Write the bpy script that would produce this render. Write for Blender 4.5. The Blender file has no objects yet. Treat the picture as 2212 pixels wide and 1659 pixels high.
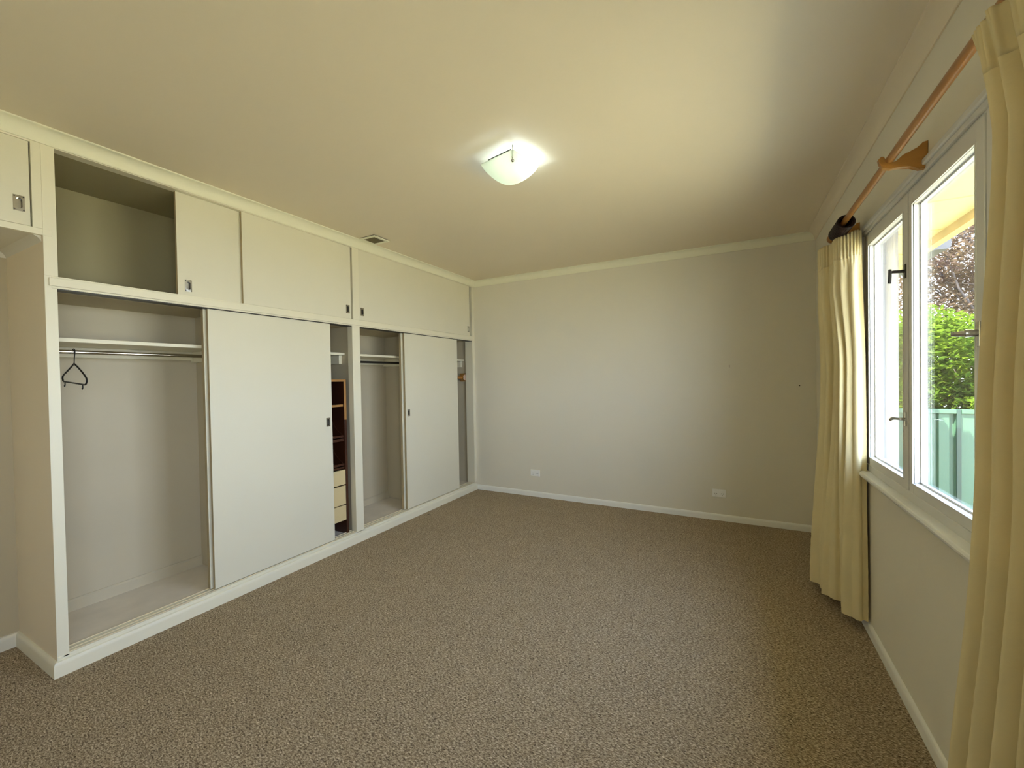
import bpy, bmesh, math, random
import numpy as np
from mathutils import Vector, Matrix, noise
random.seed(7)
S = bpy.context.scene
COL = S.collection

# ------------------------------------------------------------------ camera
W, D, H = 3.3664, 4.2527, 2.5          # room width, far wall, ceiling height
YN = -1.25                              # wall behind the camera
CAM = Vector((2.75772, 0.0, 1.33982))
r2 = Vector((0.88333709, 0.46842053, -0.0172568))
u2 = Vector((0.00822131, 0.02132722, 0.99973875))
fw = Vector((-0.46866619, 0.88324819, -0.0149881))
cd = bpy.data.cameras.new('camera'); cam = bpy.data.objects.new('camera', cd); COL.objects.link(cam)
m = Matrix.Identity(4)
for i in range(3):
    m[i][0] = r2[i]; m[i][1] = u2[i]; m[i][2] = -fw[i]; m[i][3] = CAM[i]
cam.matrix_world = m
cd.sensor_fit = 'HORIZONTAL'; cd.sensor_width = 36.0; cd.lens = 36.0*902.35/2212; cd.clip_start = 0.02
S.camera = cam

# ------------------------------------------------------------------ colour management, world, sun
S.view_settings.view_transform = 'Standard'
try: S.view_settings.look = 'None'
except Exception: pass
S.view_settings.gamma = 1.0
S.view_settings.use_curve_mapping = False
S.view_settings.exposure = 2.38
S.cycles.use_denoising = True
S.cycles.max_bounces = 14; S.cycles.diffuse_bounces = 8; S.cycles.glossy_bounces = 4
S.cycles.transmission_bounces = 8; S.cycles.transparent_max_bounces = 24
S.cycles.sample_clamp_indirect = 6.0
S.cycles.caustics_reflective = False; S.cycles.caustics_refractive = False

wd = bpy.data.worlds.new('world'); S.world = wd; wd.use_nodes = True
nt = wd.node_tree; nt.nodes.clear()
tc = nt.nodes.new('ShaderNodeTexCoord'); sx = nt.nodes.new('ShaderNodeSeparateXYZ')
cr = nt.nodes.new('ShaderNodeValToRGB'); bg = nt.nodes.new('ShaderNodeBackground'); wo = nt.nodes.new('ShaderNodeOutputWorld')
cr.color_ramp.elements[0].position = 0.0; cr.color_ramp.elements[0].color = (0.82, 0.90, 1.0, 1)
cr.color_ramp.elements[1].position = 0.8; cr.color_ramp.elements[1].color = (0.44, 0.60, 0.98, 1)
bg.inputs['Strength'].default_value = 3.2
nt.links.new(tc.outputs['Generated'], sx.inputs[0]); nt.links.new(sx.outputs['Z'], cr.inputs[0])
nt.links.new(cr.outputs[0], bg.inputs[0]); nt.links.new(bg.outputs[0], wo.inputs[0])

sd = bpy.data.lights.new('sun', 'SUN'); so = bpy.data.objects.new('sun', sd); COL.objects.link(so)
sd.energy = 12.0; sd.angle = 0.01; sd.color = (1.0, 0.93, 0.80)
so.rotation_euler = Vector((0.42, 0.40, -0.95)).to_track_quat('-Z', 'Y').to_euler()

def portal(name, loc, rot, sx_, sy_):
    l = bpy.data.lights.new(name, 'AREA'); l.shape = 'RECTANGLE'; l.size = sx_; l.size_y = sy_
    l.cycles.is_portal = True
    o = bpy.data.objects.new(name, l); o.location = loc; o.rotation_euler = rot; COL.objects.link(o)
portal('window_portal', (W+0.14, 1.92, 1.44), (0, math.radians(90), 0), 1.15, 1.75)
portal('added_window_portal', (W+0.14, -0.50, 1.44), (0, math.radians(90), 0), 1.15, 1.2)  # portal for the unseen window added behind the camera

# ------------------------------------------------------------------ materials
MATS = {}
def lin(r, g, b):
    f = lambda c: (c/255/12.92) if c/255 <= .04045 else ((c/255+.055)/1.055)**2.4
    return (f(r), f(g), f(b), 1)
def mat(name, col, rough=.6, metal=0, bump=0, bscale=60, var=0, vscale=3, spec=.5, coat=0, aniso=None):
    if name in MATS: return MATS[name]
    M = bpy.data.materials.new(name); M.use_nodes = True; n = M.node_tree.nodes; L = M.node_tree.links
    b = n['Principled BSDF']; b.inputs['Base Color'].default_value = col
    b.inputs['Roughness'].default_value = rough; b.inputs['Metallic'].default_value = metal
    b.inputs['Specular IOR Level'].default_value = spec
    t = n.new('ShaderNodeTexCoord')
    mp = n.new('ShaderNodeMapping'); L.new(t.outputs['Object'], mp.inputs[0])
    if aniso: mp.inputs['Scale'].default_value = aniso
    if var:
        z = n.new('ShaderNodeTexNoise'); z.inputs['Scale'].default_value = vscale; z.inputs['Detail'].default_value = 6
        L.new(mp.outputs[0], z.inputs[0])
        mx = n.new('ShaderNodeMix'); mx.data_type = 'RGBA'
        mx.inputs['A'].default_value = (col[0]*(1-var), col[1]*(1-var), col[2]*(1-var), 1)
        mx.inputs['B'].default_value = (min(1, col[0]*(1+var)), min(1, col[1]*(1+var)), min(1, col[2]*(1+var)), 1)
        L.new(z.outputs['Fac'], mx.inputs['Factor']); L.new(mx.outputs['Result'], b.inputs['Base Color'])
    if bump:
        z2 = n.new('ShaderNodeTexNoise'); z2.inputs['Scale'].default_value = bscale; z2.inputs['Detail'].default_value = 4
        L.new(mp.outputs[0], z2.inputs[0])
        bp = n.new('ShaderNodeBump'); bp.inputs['Strength'].default_value = bump; bp.inputs['Distance'].default_value = .004
        L.new(z2.outputs['Fac'], bp.inputs['Height']); L.new(bp.outputs[0], b.inputs['Normal'])
    MATS[name] = M; return M

M_wall = mat('wall_paint', (.74, .705, .60, 1), .75, bump=.08, bscale=90, var=.02, vscale=1.5)
M_return = mat('return_wall_lit_paint', (.80, .70, .53, 1), .7, bump=.08, bscale=90, var=.02)  # warm cream paint, brightened to carry the light on this end wall
M_alcove = mat('alcove_back_shade', (.50, .43, .29, 1), .75, bump=.08, bscale=90, var=.03, vscale=1.5)  # wall colour darkened to carry the shade at the back of the alcove
M_ceil = mat('ceiling_paint', (.79, .705, .555, 1), .85, bump=.06, bscale=70, var=.03, vscale=1.2)
M_trim = mat('trim_paint', (.86, .86, .81, 1), .38, bump=.10, bscale=25, var=.02)
M_corn = mat('cornice_paint', (.84, .83, .67, 1), .6, bump=.04, bscale=40)
M_door = mat('door_paint', (.74, .71, .58, 1), .5, bump=.12, bscale=18, var=.03, vscale=2)
M_frame = mat('frame_paint', (.80, .765, .62, 1), .42, bump=.12, bscale=22, var=.02)
M_edge = mat('raw_door_edge', (.42, .34, .20, 1), .7, var=.2, vscale=12)
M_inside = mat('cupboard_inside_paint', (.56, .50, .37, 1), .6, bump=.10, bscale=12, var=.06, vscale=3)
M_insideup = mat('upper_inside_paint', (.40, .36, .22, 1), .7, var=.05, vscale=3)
M_cfloor = mat('cupboard_floor_paint', (.76, .70, .61, 1), .55, var=.14, vscale=9, bump=.1, bscale=30)
M_track = mat('track_plastic', (.70, .60, .42, 1), .4)
M_win = mat('window_paint', (.70, .70, .68, 1), .35, bump=.18, bscale=20, var=.03, vscale=8)
M_chrome = mat('chrome', (.55, .54, .50, 1), .22, 1, var=.15, vscale=60)
M_steel = mat('rod_steel', (.50, .46, .38, 1), .18, 1)
M_darkmetal = mat('dark_metal', (.05, .045, .04, 1), .35, .6)
M_black = mat('black_plastic', (.008, .008, .008, 1), .4)
M_pine = mat('honey_pine', (.34, .15, .033, 1), .35, var=.28, vscale=14, aniso=(1, .12, 1))
M_pine2 = mat('honey_pine_bracket', (.40, .19, .04, 1), .35, var=.35, vscale=22, aniso=(.3, 1, 1.6))
M_ring = mat('dark_brown_wood', (.014, .005, .003, 1), .45, var=.3, vscale=20, spec=.25)
M_cabwood = mat('brown_laminate', (.055, .016, .006, 1), .35, var=.3, vscale=10, aniso=(1, 1, .15))
M_cabedge = mat('light_wood_edge', (.40, .20, .06, 1), .4, var=.2, vscale=10)
M_cabdark = mat('dark_interior', (.012, .006, .004, 1), .6)
M_drawer = mat('cream_drawer', (.66, .54, .30, 1), .45, var=.03)
M_plast = mat('white_plastic', (.90, .90, .87, 1), .35)
M_slot = mat('slot_dark', (.05, .045, .04, 1), .6)
M_grille = mat('vent_grille', (.26, .22, .12, 1), .6, .3)
M_white = mat('outdoor_white', (.22, .22, .235, 1), .6, bump=.1, bscale=40)
M_soffit = mat('soffit_yellow', (.70, .66, .32, 1), .7, var=.03)
M_fascia = mat('fascia_wood', (.45, .38, .18, 1), .7, var=.25, vscale=8)
M_gutter = mat('gutter_grey', (.10, .10, .11, 1), .5)
M_fence = mat('fence_green', (.035, .085, .050, 1), .5, var=.10, vscale=2)
M_fpost = mat('fence_dark_green', (.008, .03, .02, 1), .5)
M_ground = mat('dry_grass', (.42, .38, .24, 1), .9, var=.35, vscale=2)
M_brick = mat('outer_brick', (.45, .33, .24, 1), .9, var=.15, vscale=12)
M_bark = mat('bark', (.07, .055, .05, 1), .8, var=.4, vscale=20)
M_nail = mat('dark_nail', (.03, .025, .01, 1), .5)

def carpet_mat():
    M = bpy.data.materials.new('carpet'); M.use_nodes = True; n = M.node_tree.nodes; L = M.node_tree.links
    b = n['Principled BSDF']; b.inputs['Roughness'].default_value = .95; b.inputs['Specular IOR Level'].default_value = .15
    t = n.new('ShaderNodeTexCoord')
    mp = n.new('ShaderNodeMapping'); mp.inputs['Rotation'].default_value = (0, 0, .45); mp.inputs['Scale'].default_value = (1, 1.9, 1)
    L.new(t.outputs['Object'], mp.inputs[0])
    z = n.new('ShaderNodeTexNoise'); z.inputs['Scale'].default_value = 100; z.inputs['Detail'].default_value = 5; z.inputs['Roughness'].default_value = .72; z.inputs['Distortion'].default_value = .5
    L.new(mp.outputs[0], z.inputs[0])
    cr = n.new('ShaderNodeValToRGB'); e = cr.color_ramp.elements
    e[0].position = .36; e[0].color = (.085, .06, .035, 1)
    e[1].position = .67; e[1].color = (.92, .80, .60, 1)
    k = e.new(.47); k.color = (.33, .25, .16, 1)
    k = e.new(.55); k.color = (.54, .44, .30, 1)
    L.new(z.outputs['Fac'], cr.inputs[0])
    z3 = n.new('ShaderNodeTexNoise'); z3.inputs['Scale'].default_value = 9; z3.inputs['Detail'].default_value = 6
    L.new(t.outputs['Object'], z3.inputs[0])
    mx = n.new('ShaderNodeMix'); mx.data_type = 'RGBA'; mx.blend_type = 'MULTIPLY'
    mx.inputs['B'].default_value = (.80, .78, .75, 1)
    L.new(z3.outputs['Fac'], mx.inputs['Factor']); L.new(cr.outputs[0], mx.inputs['A'])
    L.new(mx.outputs['Result'], b.inputs['Base Color'])
    bp = n.new('ShaderNodeBump'); bp.inputs['Strength'].default_value = .8; bp.inputs['Distance'].default_value = .006
    L.new(z.outputs['Fac'], bp.inputs['Height']); L.new(bp.outputs[0], b.inputs['Normal'])
    return M
M_carpet = carpet_mat()

def cloth_mat(name, col, trans):
    M = bpy.data.materials.new(name); M.use_nodes = True; n = M.node_tree.nodes; L = M.node_tree.links; n.clear()
    o = n.new('ShaderNodeOutputMaterial'); d = n.new('ShaderNodeBsdfDiffuse'); tr = n.new('ShaderNodeBsdfTranslucent'); a = n.new('ShaderNodeMixShader')
    t = n.new('ShaderNodeTexCoord'); z = n.new('ShaderNodeTexNoise'); z.inputs['Scale'].default_value = 7; z.inputs['Detail'].default_value = 6
    mx = n.new('ShaderNodeMix'); mx.data_type = 'RGBA'
    mx.inputs['A'].default_value = (col[0]*.9, col[1]*.9, col[2]*.85, 1); mx.inputs['B'].default_value = (col[0], col[1], col[2], 1)
    L.new(t.outputs['Object'], z.inputs[0]); L.new(z.outputs['Fac'], mx.inputs['Factor'])
    L.new(mx.outputs['Result'], d.inputs[0]); tr.inputs[0].default_value = (col[0], col[1]*.92, col[2]*.7, 1)
    z2 = n.new('ShaderNodeTexNoise'); z2.inputs['Scale'].default_value = 30; z2.inputs['Detail'].default_value = 5; L.new(t.outputs['Object'], z2.inputs[0])
    bp = n.new('ShaderNodeBump'); bp.inputs['Strength'].default_value = .25; bp.inputs['Distance'].default_value = .006
    L.new(z2.outputs['Fac'], bp.inputs['Height']); L.new(bp.outputs[0], d.inputs['Normal'])
    a.inputs[0].default_value = trans
    L.new(d.outputs[0], a.inputs[1]); L.new(tr.outputs[0], a.inputs[2]); L.new(a.outputs[0], o.inputs[0]); return M
M_curtain = cloth_mat('cream_curtain_cloth', (.80, .70, .44), .06)
M_frost = cloth_mat('frosted_glass', (.80, .86, .90), .55)

def glass_mat():
    M = bpy.data.materials.new('window_glass'); M.use_nodes = True; n = M.node_tree.nodes; L = M.node_tree.links; n.clear()
    o = n.new('ShaderNodeOutputMaterial'); tr = n.new('ShaderNodeBsdfTransparent'); g = n.new('ShaderNodeBsdfGlossy'); a = n.new('ShaderNodeMixShader')
    tr.inputs[0].default_value = (.97, .985, .98, 1); g.inputs['Roughness'].default_value = .015
    ge = n.new('ShaderNodeNewGeometry'); dt = n.new('ShaderNodeVectorMath'); dt.operation = 'DOT_PRODUCT'
    L.new(ge.outputs['Incoming'], dt.inputs[0]); L.new(ge.outputs['Normal'], dt.inputs[1])
    def mt(op, x, y=None):
        q = n.new('ShaderNodeMath'); q.operation = op
        for k, v in enumerate((x, y)):
            if v is None: continue
            if isinstance(v, (int, float)): q.inputs[k].default_value = v
            else: L.new(v, q.inputs[k])
        return q.outputs[0]
    c = mt('SUBTRACT', 1.0, mt('ABSOLUTE', dt.outputs['Value']))
    f = mt('ADD', mt('MULTIPLY', mt('POWER', c, 5.0), .96), .04)   # Schlick
    L.new(f, a.inputs[0]); L.new(tr.outputs[0], a.inputs[1]); L.new(g.outputs[0], a.inputs[2]); L.new(a.outputs[0], o.inputs[0]); return M
M_glass = glass_mat()
def leaf_mat(name, col, col2, tcol):
    M = bpy.data.materials.new(name); M.use_nodes = True; n = M.node_tree.nodes; L = M.node_tree.links; n.clear()
    o = n.new('ShaderNodeOutputMaterial'); d = n.new('ShaderNodeBsdfDiffuse'); tr = n.new('ShaderNodeBsdfTranslucent'); a = n.new('ShaderNodeMixShader')
    t = n.new('ShaderNodeTexCoord'); z = n.new('ShaderNodeTexNoise'); z.inputs['Scale'].default_value = 5; z.inputs['Detail'].default_value = 3
    L.new(t.outputs['Object'], z.inputs[0])
    cr = n.new('ShaderNodeValToRGB'); cr.color_ramp.elements[0].position = .35; cr.color_ramp.elements[1].position = .65
    cr.color_ramp.elements[0].color = (*col, 1); cr.color_ramp.elements[1].color = (*col2, 1)
    L.new(z.outputs['Fac'], cr.inputs[0]); L.new(cr.outputs[0], d.inputs[0]); tr.inputs[0].default_value = (*tcol, 1)
    a.inputs[0].default_value = .4
    L.new(d.outputs[0], a.inputs[1]); L.new(tr.outputs[0], a.inputs[2]); L.new(a.outputs[0], o.inputs[0]); return M
M_leafg = leaf_mat('green_leaf', (.02, .045, .008), (.08, .125, .012), (.17, .25, .02))
M_leafp = leaf_mat('bronze_leaf', (.045, .028, .032), (.13, .095, .055), (.18, .12, .07))
def emit_mat(name, col, s):
    M = bpy.data.materials.new(name); M.use_nodes = True; b = M.node_tree.nodes['Principled BSDF']
    b.inputs['Emission Color'].default_value = col; b.inputs['Emission Strength'].default_value = s
    b.inputs['Base Color'].default_value = (1, 1, 1, 1); return M
M_bulb = emit_mat('lit_bulb', (.80, .93, 1, 1), 3.0)

# ------------------------------------------------------------------ mesh helpers
class MB:
    def __init__(s): s.bm = bmesh.new()
    def box(s, x0, x1, y0, y1, z0, z1, bev=0, seg=2):
        r = bmesh.ops.create_cube(s.bm, size=1)
        vs = r['verts']
        for v in vs:
            v.co.x = x0 + (v.co.x+.5)*(x1-x0); v.co.y = y0 + (v.co.y+.5)*(y1-y0); v.co.z = z0 + (v.co.z+.5)*(z1-z0)
        if bev:
            es = list({e for v in vs for e in v.link_edges})
            bmesh.ops.bevel(s.bm, geom=es, offset=bev, segments=seg, affect='EDGES', profile=.5)
        return s
    def cyl(s, a, b, r, seg=20, r2=None):
        a = Vector(a); b = Vector(b); d = b-a
        M4 = Matrix.Translation((a+b)/2) @ d.to_track_quat('Z', 'Y').to_matrix().to_4x4()
        bmesh.ops.create_cone(s.bm, cap_ends=True, segments=seg, radius1=r, radius2=r if r2 is None else r2, depth=d.length, matrix=M4)
        return s
    def sph(s, c, r, u=16, v=10, sc=(1, 1, 1)):
        bmesh.ops.create_uvsphere(s.bm, u_segments=u, v_segments=v, radius=r, matrix=Matrix.Translation(c) @ Matrix.Diagonal((*sc, 1)))
        return s
    def tube(s, pts, r, seg=10, closed=False):
        pts = [Vector(p) for p in pts]; n = len(pts); rings = []
        up = None
        for i, p in enumerate(pts):
            a = pts[(i-1) % n] if (closed or i > 0) else pts[i]; b = pts[(i+1) % n] if (closed or i < n-1) else pts[i]
            t = (b-a).normalized()
            if up is None:
                up = Vector((0, 0, 1)) if abs(t.z) < .9 else Vector((1, 0, 0))
            x = t.cross(up).normalized(); y = x.cross(t).normalized(); up = y
            rr = r[i] if isinstance(r, (list, tuple)) else r
            rings.append([s.bm.verts.new(p + x*rr*math.cos(2*math.pi*k/seg) + y*rr*math.sin(2*math.pi*k/seg)) for k in range(seg)])
        for i in range(n if closed else n-1):
            A = rings[i]; B = rings[(i+1) % n]
            for k in range(seg): s.bm.faces.new((A[k], A[(k+1) % seg], B[(k+1) % seg], B[k]))
        if not closed:
            s.bm.faces.new(rings[0][::-1]); s.bm.faces.new(rings[-1])
        return s
    def prism(s, poly, f0, f1):
        """poly: list of 2d points; f0,f1 map (u,v) -> 3d for both ends"""
        A = [s.bm.verts.new(f0(*p)) for p in poly]; B = [s.bm.verts.new(f1(*p)) for p in poly]
        n = len(poly)
        for i in range(n): s.bm.faces.new((A[i], A[(i+1) % n], B[(i+1) % n], B[i]))
        s.bm.faces.new(A[::-1]); s.bm.faces.new(B)
        return s
    def build(s, name, mat_, parent=None, smooth=False, auto=None):
        bmesh.ops.recalc_face_normals(s.bm, faces=s.bm.faces[:])
        me = bpy.data.meshes.new(name); s.bm.to_mesh(me); s.bm.free()
        for mm in (mat_ if isinstance(mat_, (list, tuple)) else [mat_]): me.materials.append(mm)
        if smooth:
            for p in me.polygons: p.use_smooth = True
            if auto is not None:
                try: me.set_sharp_from_angle(angle=math.radians(auto))
                except Exception: pass
        o = bpy.data.objects.new(name, me); COL.objects.link(o)
        if parent is not None:
            o.parent = parent
            o.matrix_parent_inverse = Matrix.Translation(parent.location).inverted()
        return o
def tag(o, label=None, cat=None, group=None, kind=None):
    if label: o['label'] = label
    if cat: o['category'] = cat
    if group: o['group'] = group
    if kind: o['kind'] = kind
    return o
def empty(name, loc, label, cat, group=None, kind=None):
    o = bpy.data.objects.new(name, None); o.location = loc; o.empty_display_size = .1; COL.objects.link(o)
    return tag(o, label, cat, group, kind)
def struct(o, label=None): return tag(o, label, kind='structure')
def copy_tree(o, parent=None, shift=Vector((0, 0, 0))):
    c = o.copy(); COL.objects.link(c)
    if parent is None: c.location = o.location + shift
    else: c.parent = parent; c.matrix_parent_inverse = o.matrix_parent_inverse.copy()
    for ch in list(o.children): copy_tree(ch, c)
    return c

# ------------------------------------------------------------------ room shell
AX = -0.53        # back of the alcove and of the wardrobe
T = .085
struct(MB().box(-.75, W+T, YN-T, D+T, -.12, 0).build('floor', M_carpet), 'mottled brown beige looped wool carpet over the whole room')
struct(MB().box(-.75, W+T, YN-T, D+T, H, H+.1).build('ceiling', M_ceil), 'plain cream painted plaster ceiling')
struct(MB().box(-.75, W+T, D, D+T, 0, H).build('wall_far', M_wall), 'plain off-white far wall with two power points')
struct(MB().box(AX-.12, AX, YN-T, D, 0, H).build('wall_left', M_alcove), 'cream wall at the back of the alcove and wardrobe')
# return wall between alcove and wardrobe
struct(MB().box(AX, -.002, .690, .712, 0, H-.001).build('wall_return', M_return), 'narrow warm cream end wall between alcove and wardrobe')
# right wall with the window opening
WY0, WY1, WZ0, WZ1 = 1.03, 2.80, .83, 2.05
b = MB()
VY0, VY1 = -1.12, .12
b.box(W, W+T, YN-T, VY0, 0, H); b.box(W, W+T, VY1, WY0, 0, H); b.box(W, W+T, VY0, VY1, 0, WZ0-.03); b.box(W, W+T, VY0, VY1, WZ1, H)
b.box(W, W+T, WY1, D, 0, H)
b.box(W, W+T, WY0, WY1, 0, WZ0-.03); b.box(W, W+T, WY0, WY1, WZ1, H)
struct(b.build('wall_right', M_wall), 'off-white wall below and around the casement window')
struct(MB().box(-.75, W, YN-T, YN, 0, H).build('wall_near', M_wall), 'plain wall behind the camera')
w2 = empty('added_window', (W, -.5, .83), 'unseen window added in the right wall behind the camera to light the room', None, kind='structure')  # out of view; added, sized and placed for the daylight it lets in
b = MB()
for a in (VY0, (VY0+VY1)/2-.03, VY1-.06): b.box(W+.02, W+.07, a, a+.06, WZ0, WZ1)
b.box(W+.02, W+.07, VY0, VY1, WZ0-.03, WZ0+.04); b.box(W+.02, W+.07, VY0, VY1, WZ1-.06, WZ1)
b.build('window_frame', M_win, w2)
MB().box(W+.040, W+.043, VY0+.05, VY1-.05, WZ0+.03, WZ1-.05).build('window_pane', M_glass, w2)

# outer white reveal and brick skin beyond the right wall
b = MB(); XO = W+.120
b.box(W+T, XO, YN-T, VY0-.01, -.75, H+.05); b.box(W+T, XO, VY1+.01, WY0-.01, -.75, H+.05); b.box(W+T, XO, WY1+.01, D+T, -.75, H+.05)
for q0, q1 in ((VY0, VY1), (WY0, WY1)):
    b.box(W+T, XO, q0-.01, q1+.01, -.75, WZ0-.03); b.box(W+T, XO, q0-.01, q1+.01, WZ1+.04, H+.05)
struct(b.build('wall_outer', M_brick), 'outer skin of the window wall')
b = MB()
b.box(W+.02, W+.125, WY1-.035, WY1+.0, WZ0, WZ1+.03); b.box(W+.02, W+.125, WY0, WY0+.02, WZ0, WZ1+.03)
b.box(W+.02, W+.125, WY0, WY1, WZ1-.0, WZ1+.03)
struct(b.build('trim_1', M_white), 'white painted outer window reveal')

# ---- cornices: profile in (out from wall, down from ceiling)
CP = [(0, 0), (.057, 0), (.057, .006), (.052, .008)]
for k in range(9):
    a = math.pi/2*k/8
    CP.append((.052 - .044*math.sin(a), .008 + .048*(1-math.cos(a))))
CP += [(.008, .060), (.006, .0645), (0, .0645)]
def run(name, prof, A, B, n, ta, tb, z, sgn=-1, m_=None, label=None, parent=None):
    """extrude prof (out, dz) from A to B (xy); n = inward normal; ta/tb: shift along run per unit 'out' at each end"""
    A = Vector(A); B = Vector(B); d = (B-A).normalized(); n = Vector(n)
    def f0(o, dz): p = A + n*o + d*ta*o; return (p.x, p.y, z+sgn*dz)
    def f1(o, dz): p = B + n*o - d*tb*o; return (p.x, p.y, z+sgn*dz)
    o = MB().prism(prof, f0, f1).build(name, m_, parent, smooth=True, auto=25)
    if parent is None: struct(o, label)
    return o
run('trim_2', CP, (0, YN), (0, D), (1, 0), 1, 1, H, m_=M_corn, label='cream cove cornice along the top of the wardrobe')
run('trim_3', CP, (0, D), (W, D), (0, -1), 1, 1, H, m_=M_corn, label='cream cove cornice along the far wall')
run('trim_4', CP, (W, D), (W, YN), (-1, 0), 1, 1, H, m_=M_ceil, label='cove cornice above the window wall')
run('trim_5', CP, (W, YN), (0, YN), (0, 1), 1, 1, H, m_=M_corn, label='cornice behind the camera')
# ---- baseboards
BP = [(0, 0), (.013, 0), (.013, .040), (.0115, .048), (.008, .054), (.003, .057), (0, .057)]
run('baseboard_far', BP, (0.012, D), (W, D), (0, -1), 0, 1, 0, 1, M_trim, 'low white baseboard along the far wall')
run('baseboard_right', BP, (W, D), (W, YN), (-1, 0), 1, 1, 0, 1, M_trim, 'low white baseboard under the window')
BK = [(0, 0), (.015, 0), (.015, .050), (.0135, .060), (.009, .068), (.002, .071), (0, .071)]
run('baseboard_return', BK, (AX, .690), (0, .690), (0, -1), 1, -1, 0, 1, M_frame, 'white baseboard on the alcove side of the wardrobe')
run('baseboard_alcove', BK, (AX, YN), (AX, .690), (1, 0), 0, 1, 0, 1, M_wall, 'cream baseboard at the back of the alcove')

# ------------------------------------------------------------------ window
X = W
WIN = empty('window_1', (W, 1.92, .83), 'white three-light timber casement window with chipped paint', None, kind='structure')
# frame ring
b = MB()
b.box(X+.006, X+.075, 2.777, 2.800, WZ0, WZ1); b.box(X+.006, X+.075, WY0, WY0+.022, WZ0, WZ1)
b.box(X+.004, X+.075, WY0, WY1, 2.038, WZ1); b.box(X-.002, X+.075, WY0, WY1, WZ0-.03, .866, .002)
b.box(X+.012, X+.046, 2.180, 2.190, WZ0, WZ1); b.box(X+.012, X+.046, 1.612, 1.622, WZ0, WZ1)
b.build('window_frame', M_win, WIN)
# architrave bead
b = MB()
def bead(yA, yB, z0, z1):
    b.box(X-.007, X+.006, yA, yB, z0, z1, .003)
b.box(X-.018, X+.004, WY0-.05, 2.86, 2.062, 2.084, .006, 3); b.box(X-.008, X+.004, WY0-.05, 2.86, 2.044, 2.062, .002)
b.box(X-.010, X+.004, 2.806, 2.850, WZ0, 2.062, .004); b.box(X-.010, X+.004, WY0-.05, WY0-.006, WZ0, 2.062, .004)
b.build('architrave', M_win, WIN)
# sill
b = MB()
b.prism([(-.046, 0), (-.046+.004, .006), (-.038, .009), (.02, .010), (.02, -.018), (-.034, -.018), (-.041, -.014), (-.046, -.006)],
        lambda u, v: (X+u, WY0-.06, .822+v), lambda u, v: (X+u, 2.87, .822+v))
b.box(X-.022, X+.0, WY0-.03, 2.86, .795, .806, .003)
b.build('window_sill', M_win, WIN)
# sashes
def sash(y0, y1, yg0, yg1, full=True):
    """y0,y1 outer; yg0,yg1 glass-side edges of the stiles"""
    b = MB()
    z0, z1, g0, g1 = .866, 2.036, .906, 1.976
    for a, c in ((y0, yg0), (yg1, y1)): b.box(X, X+.042, a, c, z0, z1, .0015)
    b.box(X+.0005, X+.0415, yg0, yg1, z0, g0, .0015); b.box(X+.0005, X+.0415, yg0, yg1, g1, z1, .0015)
    s_ = b.build('sash', M_win, WIN)
    # glazing bead, slightly proud around the opening
    b = MB()
    e = .004
    b.box(X-.003, X+.004, yg0-e, yg0, g0-e, g1+e); b.box(X-.003, X+.004, yg1, yg1+e, g0-e, g1+e)
    b.box(X-.003, X+.004, yg0, yg1, g0-e, g0); b.box(X-.003, X+.004, yg0, yg1, g1, g1+e)
    q = .006
    b.box(X+.022, X+.033, yg0, yg0+q, g0, g1); b.box(X+.022, X+.033, yg1-q, yg1, g0, g1)
    b.box(X+.022, X+.033, yg0, yg1, g0, g0+q); b.box(X+.022, X+.033, yg0, yg1, g1-q, g1)
    b.build('glazing_bead', M_win, s_)
    MB().box(X+.026, X+.029, yg0+.002, yg1-.002, g0+.002, g1-.002).build('pane', M_glass, s_)
    return s_
s1 = sash(2.191, 2.776, 2.238, 2.722)
s2 = sash(1.623, 2.179, 1.667, 2.139)
s3 = sash(1.053, 1.611, 1.10, 1.565)
def fastener(parent, y, z, lever):
    b = MB(); b.box(X-.004, X+.001, y-.009, y+.009, z-.028, z+.028, .0015)
    b.cyl((X-.003, y, z), (X-.022, y, z), .006, 14)
    if lever == 'down':
        b.tube([(X-.020, y, z), (X-.035, y+.002, z+.002), (X-.047, y+.004, z+.001)], [.006, .006, .005], 12)
        b.tube([(X-.047, y+.004, z+.012), (X-.0485, y-.002, z-.015), (X-.051, y-.006, z-.044)], [.0055, .006, .0055], 12)
    if lever == 'in':
        b.tube([(X-.020, y, z), (X-.034, y, z+.002), (X-.044, y-.004, z+.002), (X-.052, y-.010, z-.004)], [.005, .006, .0065, .005], 12)
    return b.build('fastener', M_chrome if lever != 'down' else M_darkmetal, parent, smooth=True, auto=40)
fastener(s1, 2.212, 1.737, 'down'); fastener(s1, 2.212, 1.147, 'in')
b = MB(); b.box(X-.004, X+.001, 1.640, 1.658, 1.405, 1.475, .0015); b.cyl((X-.003, 1.649, 1.443), (X-.028, 1.652, 1.443), .009, 16, .012)
b.tube([(X-.022, 1.652, 1.443), (X-.034, 1.665, 1.443), (X-.05, 1.672, 1.443)], [.008, .008, .006], 12)
fs = b.build('fastener', M_chrome, s2, smooth=True, auto=40)

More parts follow.
